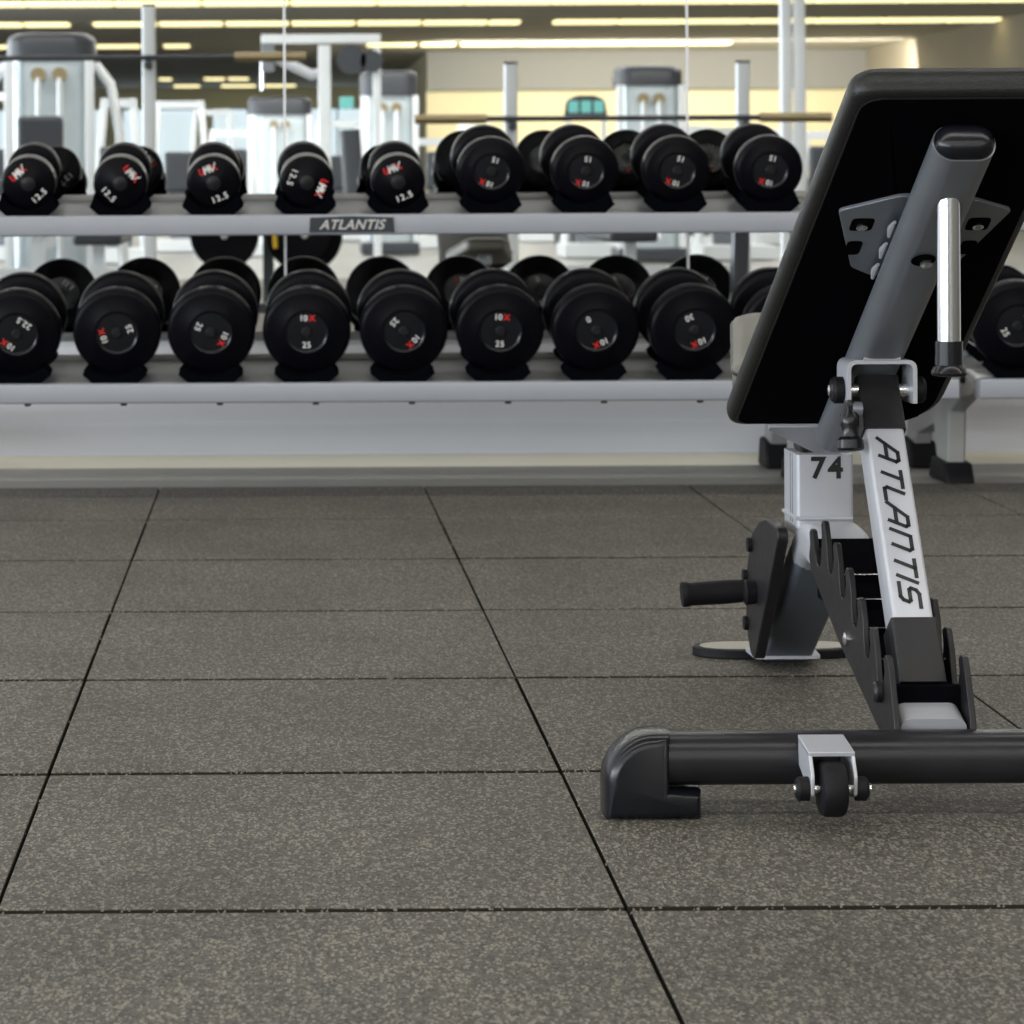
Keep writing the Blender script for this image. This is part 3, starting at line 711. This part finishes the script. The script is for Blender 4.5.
# rear foot bar with rubber end caps
build('rear_foot_bar', G().sweep([(.40, 3.0, .0615), (1.06, 3.0, .0615)], (0, 1, 0), .062, .057, .026, 8), M['foottube'], bench, label='scuffed black oval foot tube')
for sx in (-1, 1):
    cp = [(.302, .0935)] + [(.318 + .056 * math.sin(R(9 * k)), .0375 + .056 * math.cos(R(9 * k))) for k in range(11)] + [(.374, 0), (.268, 0), (.268, .030), (.302, .032)]
    c = build('end_cap', G().loops([[Vector((BX + sx * p[0], 3.0 + yy, p[1])) for p in inset(cp, e)] for yy, e in ((-.037, .013), (-.036, .009), (-.033, .005), (-.028, .002), (-.020, 0), (.020, 0), (.028, .002), (.033, .005), (.036, .009), (.037, .013))]), M['gloss'], bench, angle=55)
for sx in (-1, 1):
    wx = BX + sx * .137
    wb = G()
    for a in (-.025, .021):
        wb.prism(rounded([(2.972, .089), (2.915, .083), (2.900, .062), (2.902, .040), (2.922, .034), (2.940, .050), (2.972, .060)], .004, 2), yz(wx), a, a + .004)
    wb.prism([(2.974, .087), (2.974, .092), (2.913, .085), (2.914, .080)], yz(wx), -.025, .025)
    br_ = build('wheel_bracket', wb, M['silver'], bench, bevel=.0008)
    wh = build('wheel', G().lathe([(0, 0), (0, .024), (.002, .028), (.006, .030), (.022, .030), (.026, .028), (.028, .024), (.028, 0)], (wx - .014, 2.915, .0455), (1, 0, 0), 36), M['rubber'], bench)
    g = G()
    for q in (-1, 1): g.lathe([(0, 0), (0, .0130), (.011, .0130), (.014, .010), (.014, 0)], (wx + q * .025, 2.915, .0455), (q, 0, 0), 18)
    build_each('axle_cap', g, M['rubber'], wh)
    build('axle_pin', G().tube([(wx - .042, 2.915, .0455), (wx + .042, 2.915, .0455)], .0055, 12), M['bright'], wh)

# ------------------------------------------------------------------ gym equipment behind the camera, seen in the mirror
def tower(x0, x1, ytop, ycap, D, label, back=None):
    X0, Y, Zt = mp(x0, ytop, D); X1, _, Zc = mp(x1, ycap, D)
    root = empty('weight_machine', ((X0 + X1) / 2, Y, 0), label, 'exercise machine', 'weight stack machines')
    w = X1 - X0; cx = (X0 + X1) / 2
    pts = lambda e: [(cx + (w / 2 - e) * math.cos(a) , Y + .17 + (.22 - e) * math.sin(a)) for a in [2 * PI * k / 32 for k in range(32)]]
    sup = lambda e: [(cx + math.copysign(abs(math.cos(a)) ** .55, math.cos(a)) * (w / 2 - e), Y - .02 + math.copysign(abs(math.sin(a)) ** .7, math.sin(a)) * (.24 - e)) for a in [2 * PI * k / 40 for k in range(40)]]
    L = [[Vector((p[0], p[1], z)) for p in sup(e)] for e, z in ((0, Zc), (0, Zt - .05), (.02, Zt - .02), (.06, Zt))]
    build('top_cap', G().loops(L), M['cap'], root)
    # shroud behind, posts at both sides, rods in front
    build('shroud', G().loops([[Vector((p[0], p[1], z)) for p in sup(.035)] for z in (.12, Zc)]), M['shroud'], root)
    for sx in (-1, 1):
        build('side_post', G().box(cx + sx * (w / 2 - .03) - .028, cx + sx * (w / 2 - .03) + .028, Y + .17, Y + .25, 0, Zc), M['machine'], root, bevel=.008)
        build('guide_rod', G().tube([(cx + sx * .07, Y + .235, .2), (cx + sx * .07, Y + .235, Zc - .14)], .022, 12), M['machine'], root)
        build('pulley', G().lathe([(0, 0), (0, .05), (.03, .05), (.03, 0)], (cx + sx * .07, Y + .22, Zc - .12), (0, 1, 0), 18), M['brass'], root)
    build('base', G().box(X0, X1, Y - .26, Y + .30, 0, .12), M['cap'], root, bevel=.02)
    if back:
        bx0, by0, bx1, by1 = back
        a = mp(bx0, by0, D - .9); c = mp(bx1, by1, D - .9)
        build('seat_back', G().box(a[0], c[0], a[1], a[1] + .08, .55, a[2]), M['cap'], root, bevel=.03, seg=3)
        build('frame_arm', G().box((a[0] + c[0]) / 2 - .04, (a[0] + c[0]) / 2 + .04, Y + .3, a[1] - .0, .3, .42), M['machine'], root)
        build('machine_seat', G().box(a[0] - .02, c[0] + .02, a[1] + .05, a[1] + .42, .45, .53), M['cap'], root, bevel=.02)
        build('seat_leg', G().box((a[0] + c[0]) / 2 - .04, (a[0] + c[0]) / 2 + .04, a[1] + .15, a[1] + .25, 0, .45), M['machine'], root)
        for sx in (-1, 1):
            xx = cx + sx * (w / 2 + .04)
            build('frame_hoop', G().tube([(cx + sx * w / 2, Y + .1, Zc - .05), (xx + sx * .06, Y + .12, Zc - .18), (xx + sx * .12, Y + .15, Zc - .5), (xx + sx * .15, Y + .2, .0)], .035, 12), M['machine'], root)
    return root
tower(8, 97, 33, 57, 18.0, 'tall weight machine with charcoal cap and seat back, reflected left of the seam', (18, 115, 64, 170))
tower(248, 312, 97, 115, 32.0, 'distant pale weight machine with grey cap reflected across the left seam', None)
tower(360, 418, 72, 97, 27.0, 'pale weight machine with charcoal cap reflected above the fifth small dumbbell', None)
tower(614, 682, 68, 88, 24.0, 'weight machine with charcoal cap reflected beside the right mirror seam', None)

def press_station(xa, xb, ytop, ybar, xl, xr, D, label, benchx):
    A_ = mp(xa, ytop, D); B_ = mp(xb, ytop, D); bl = mp(xl, ybar, D); br2 = mp(xr, ybar, D)
    root = empty('press_bench', ((A_[0] + B_[0]) / 2, A_[1], 0), label, 'bench press', 'bench press stations')
    for P_ in (A_, B_):
        build('upright', G().sweep([(P_[0], P_[1] - .06, 0), (P_[0], P_[1] - .06, P_[2])], (1, 0, 0), .07, .06, .012, 3), M['machine'], root)
        build('bar_hook', G().box(P_[0] - .02, P_[0] + .02, P_[1] - .03, P_[1] + .05, bl[2] - .06, bl[2] - .02), M['cap'], root, bevel=.006)
        build('upright_cap', G().box(P_[0] - .036, P_[0] + .036, P_[1] - .092, P_[1] - .028, P_[2], P_[2] + .012), M['cap'], root)
    build('cross_brace', G().box(A_[0], B_[0], A_[1] - .09, A_[1] - .04, .2, .26), M['machine'], root)
    c = mp(benchx, 250, D)
    build('bench_pad', G().box(c[0] - .13, c[0] + .13, A_[1] - 1.2, A_[1] - .05, .38, .45), M['cap'], root, bevel=.02, seg=3)
    build('bench_leg', G().box(c[0] - .03, c[0] + .03, A_[1] - .25, A_[1] - .19, 0, .38).box(c[0] - .2, c[0] + .2, A_[1] - .25, A_[1] - .19, 0, .05), M['machine'], root)
    bar = empty('barbell', ((bl[0] + br2[0]) / 2, A_[1], bl[2]), 'bare steel barbell racked across the ' + label.split(' reflected')[0], 'barbell', 'bare barbells')
    build('shaft', G().tube([(bl[0] + .3, A_[1], bl[2]), (br2[0] - .3, A_[1], bl[2])], .0145, 12), M['cap'], bar)
    for x0_, x1_ in ((bl[0], bl[0] + .38), (br2[0] - .38, br2[0])):
        build('sleeve', G().tube([(x0_, A_[1], bl[2]), (x1_, A_[1], bl[2])], .026, 14), M['brass'], bar)
    return root
press_station(512, 745, 65, 120, 415, 832, 14.3, 'low press bench reflected in the middle of the mirror', 635)
press_station(149, -84, 5, 57, 235, -180, 14.3, 'tall press bench reflected at the left of the mirror', 96)

# power tower with double column
a = mp(786, 0, 19.0); b_ = mp(800, 0, 19.0)
pw = empty('power_tower', ((a[0] + b_[0]) / 2, a[1], 0), 'tall double-column steel tower reflected left of the bench backrest', 'exercise machine')
for P_ in (a, b_):
    build('column', G().sweep([(P_[0], P_[1], 0), (P_[0], P_[1], 2.35)], (1, 0, 0), .075, .09, .01, 3), M['machine'], pw)
build('cross_arm', G().box(a[0] - .1, b_[0] + .1, a[1] - .03, a[1] + .9, 2.33, 2.42), M['machine'], pw, bevel=.01)
build('base', G().box(a[0] - .35, b_[0] + .35, a[1] - .3, a[1] + .4, 0, .07), M['cap'], pw, bevel=.01)
# cable station
D = 24.0
p0 = mp(262, 38, D); p1 = mp(325, 40, D); p2 = mp(378, 42, D)
cs = empty('cable_station', (p1[0], p1[1], 0), 'cable station with a high cross arm reflected beside the left seam', 'exercise machine')
build('top_beam', G().box(p0[0], p2[0] + .03, p0[1] - .04, p0[1] + .04, p0[2] - .05, p0[2] + .03), M['machine'], cs, bevel=.008)
build('main_post', G().box(p1[0] - .055, p1[0] + .055, p1[1] - .05, p1[1] + .05, 0, p1[2] - .05), M['machine'], cs, bevel=.008)
build('side_post', G().box(p2[0] - .04, p2[0] + .03, p2[1] - .05, p2[1] + .05, 0, p2[2] - .06), M['machine'], cs, bevel=.008)
build('arm', G().tube([mp(270, 55, D), mp(312, 75, D), mp(330, 72, D)], .05, 10), M['silver'], cs)
build('hanger', G().box(p0[0], p0[0] + .12, p0[1] - .05, p0[1] + .05, p0[2] - .30, p0[2] - .05), M['silver_dark'], cs, bevel=.01)
build('pulley', G().lathe([(0, 0), (0, .13), (.05, .13), (.05, 0)], mp(352, 60, D - .1), (0, 1, 0), 20), M['cap'], cs)
build('pulley', G().lathe([(0, 0), (0, .10), (.05, .10), (.05, 0)], mp(372, 62, D - .1), (0, 1, 0), 20), M['cap'], cs)
build('console', G().box(mp(340, 0, D - .2)[0], mp(354, 0, D - .2)[0], mp(0, 0, D - .2)[1], mp(0, 0, D - .2)[1] + .05, mp(0, 110, D)[2], mp(0, 98, D)[2]), M['teal'], cs, bevel=.01)
build('cable', G().tube([mp(263, 60, D), mp(263, 90, D)], .02, 6), M['bright'], cs)
build('counterweight', G().sweep([mp(350, 130, D - .5), mp(356, 230, D - .5)], (0, 1, 0), .1, .18, .05, 4), M['cap'], cs)
# treadmill
D = 30.0
a = mp(565, 97, D); c = mp(608, 118, D)
tm = empty('treadmill', ((a[0] + c[0]) / 2, a[1], 0), 'treadmill with a teal lit console reflected above the second 15 dumbbell', 'treadmill')
g = G().prism(rounded([(a[0], c[2]), (c[0], c[2]), (c[0] - .03, a[2] - .05), ((a[0] + c[0]) / 2 + .1, a[2]), ((a[0] + c[0]) / 2 - .1, a[2]), (a[0] + .03, a[2] - .05)], .03, 3), lambda p, q: (p[0], a[1] + q, p[1]), -.1, 0)
cns = build('console', g, M['cap'], tm)
for q in (-.14, 0, .14):
    build('screen', G().box((a[0] + c[0]) / 2 + q - .055, (a[0] + c[0]) / 2 + q + .055, a[1] + .001, a[1] + .006, c[2] + .04, a[2] - .06), M['teal'], cns, bevel=.01)
for sx in (a[0] + .02, c[0] - .06):
    build('upright', G().box(sx, sx + .05, a[1] - .08, a[1] - .02, .15, c[2]), M['machine'], tm)
build('deck', G().box(a[0] - .1, c[0] + .1, a[1] - .3, a[1] + 1.5, .0, .18), M['cap'], tm, bevel=.03)
# weight plate tree
D = 15.0
a = mp(268, 265, D)
pt = empty('plate_tree', (a[0], a[1], 0), 'black weight plate tree reflected between the upper rail and the large dumbbells', 'plate rack')
build('stand', G().box(a[0] - .03, a[0] + .03, a[1] - .03, a[1] + .03, .05, .62).box(a[0] - .25, a[0] + .25, a[1] - .25, a[1] + .25, 0, .05), M['cap'], pt, bevel=.005)
build('peg', G().tube([(a[0] - .24, a[1] + .2, .42), (a[0] - .24, a[1] + .03, .42), (a[0] + .20, a[1] + .03, .42), (a[0] + .20, a[1] + .2, .42)], .02, 12), M['bright'], pt)
for dx, dy, rr in ((-.24, .06, .19), (-.24, .10, .19), (.20, .06, .21), (.20, .10, .21), (.20, .14, .16)):
    o = build('weight_plate', G().lathe([(0, .021), (0, rr - .01), (.008, rr), (.026, rr), (.034, rr - .01), (.034, .021)], (a[0] + dx, a[1] + dy, .42), (0, 1, 0), 36), M['head'])
    tag(o, 'black weight plate on the peg of the reflected plate tree', 'weight plate', 'plates on the plate tree')
tag(build('resistance_band', G().tube([(a[0] + .03, a[1] + .20, .60), (a[0] + .035, a[1] + .21, .45), (a[0] + .04, a[1] + .20, .35)], .013, 8), M['yellow']), 'yellow band draped over the reflected weight plates', 'band')
# exercise machines further back, pale frames with dark pads
random.seed(21)
def small_machine(x, D, h, i):
    X, Y, Z = mp(x, 184, D)
    r = empty('exercise_machine', (X, Y, 0), 'pale framed exercise machine with dark pads far back in the mirror', 'exercise machine', 'distant machines seen in the mirror')
    w = random.uniform(.22, .4)
    for sx in (-1, 1): build('upright', G().sweep([(X + sx * w, Y, 0), (X + sx * (w - .12), Y - .2, h)], (1, 0, 0), .07, .07, .01, 2), M['machine'], r)
    build('top_bar', G().box(X - w + .1, X + w - .1, Y - .25, Y - .15, h - .08, h), M['machine'], r)
    build('pad', G().box(X - .16, X + .16, Y + .1, Y + .2, .62, 1.05), M['cap'], r, bevel=.03)
    build('machine_seat', G().box(X - .2, X + .2, Y + .1, Y + .55, .45, .55), M['cap'], r, bevel=.03)
    build('base', G().box(X - w - .05, X + w + .05, Y - .1, Y + .7, 0, .12), M['machine'], r)
    build('weight_stack', G().box(X - .12, X + .12, Y - .2, Y - .08, .12, h * .62), M['silver_dark'], r)
for i, (x, D, h) in enumerate([(118, 25, 1.5), (180, 29, 1.6), (212, 36, 1.7), (232, 27, 1.25), (290, 38, 1.5), (338, 34, 1.5), (440, 30, 1.2), (476, 37, 1.5), (546, 33, 1.2), (590, 26, 1.0), (700, 29, 1.3), (728, 25, 1.2), (775, 31, 1.3), (822, 27, 1.2), (5, 26, 1.6)]):
    small_machine(x, D, h, i)

# fluorescent rows
gname = 'fluorescent tubes in rows on the far ceiling'
def tubes(y, Dv, segs, step_px=None):
    for (xa, xb) in segs:
        A_ = mp(xa, y, Dv); B_ = mp(xb, y, Dv)
        o = build('ceiling_light', G().box(A_[0], B_[0], A_[1] - .30, A_[1] + .30, HC - .05, HC - .0), M['tube'])
        tag(o, 'lit fluorescent tube in a row on the far ceiling, seen in the mirror', 'ceiling light', gname)
def row(y, x0, x1, seg=64, gp=4):
    Dv = (HC - .03 - CH) * F / (CY - y); out = []; x = x0
    while x < x1: out.append((x, min(x + seg - gp, x1))); x += seg
    tubes(y, Dv, out)
row(3.5, -60, 1040, 88, 3)
row(24, -40, 70, 66); row(24, 95, 520, 66); row(24, 555, 998, 66)
row(46, -30, 150, 58); row(46, 165, 190, 40); row(46, 368, 455, 54, 6); row(46, 462, 730, 58, 3)
row(86, 175, 200, 30); row(86, 222, 300, 40, 6); row(92, 120, 300, 60, 3); row(98, 170, 290, 30, 4); row(79, 160, 172, 30); row(79, 205, 250, 24, 4)

# ------------------------------------------------------------------ world and colour
w = bpy.data.worlds.new('world'); SC.world = w; w.use_nodes = True
w.node_tree.nodes['Background'].inputs['Color'].default_value = (.8, .88, 1, 1)
w.node_tree.nodes['Background'].inputs['Strength'].default_value = .6
SC.view_settings.view_transform = 'Standard'; SC.view_settings.look = 'None'; SC.view_settings.exposure = 0.0; SC.view_settings.gamma = 1.0
SC.cycles.use_denoising = True; SC.cycles.max_bounces = 8; SC.cycles.diffuse_bounces = 4; SC.cycles.glossy_bounces = 6
SC.cycles.caustics_reflective = False; SC.cycles.caustics_refractive = False; SC.cycles.sample_clamp_indirect = 6
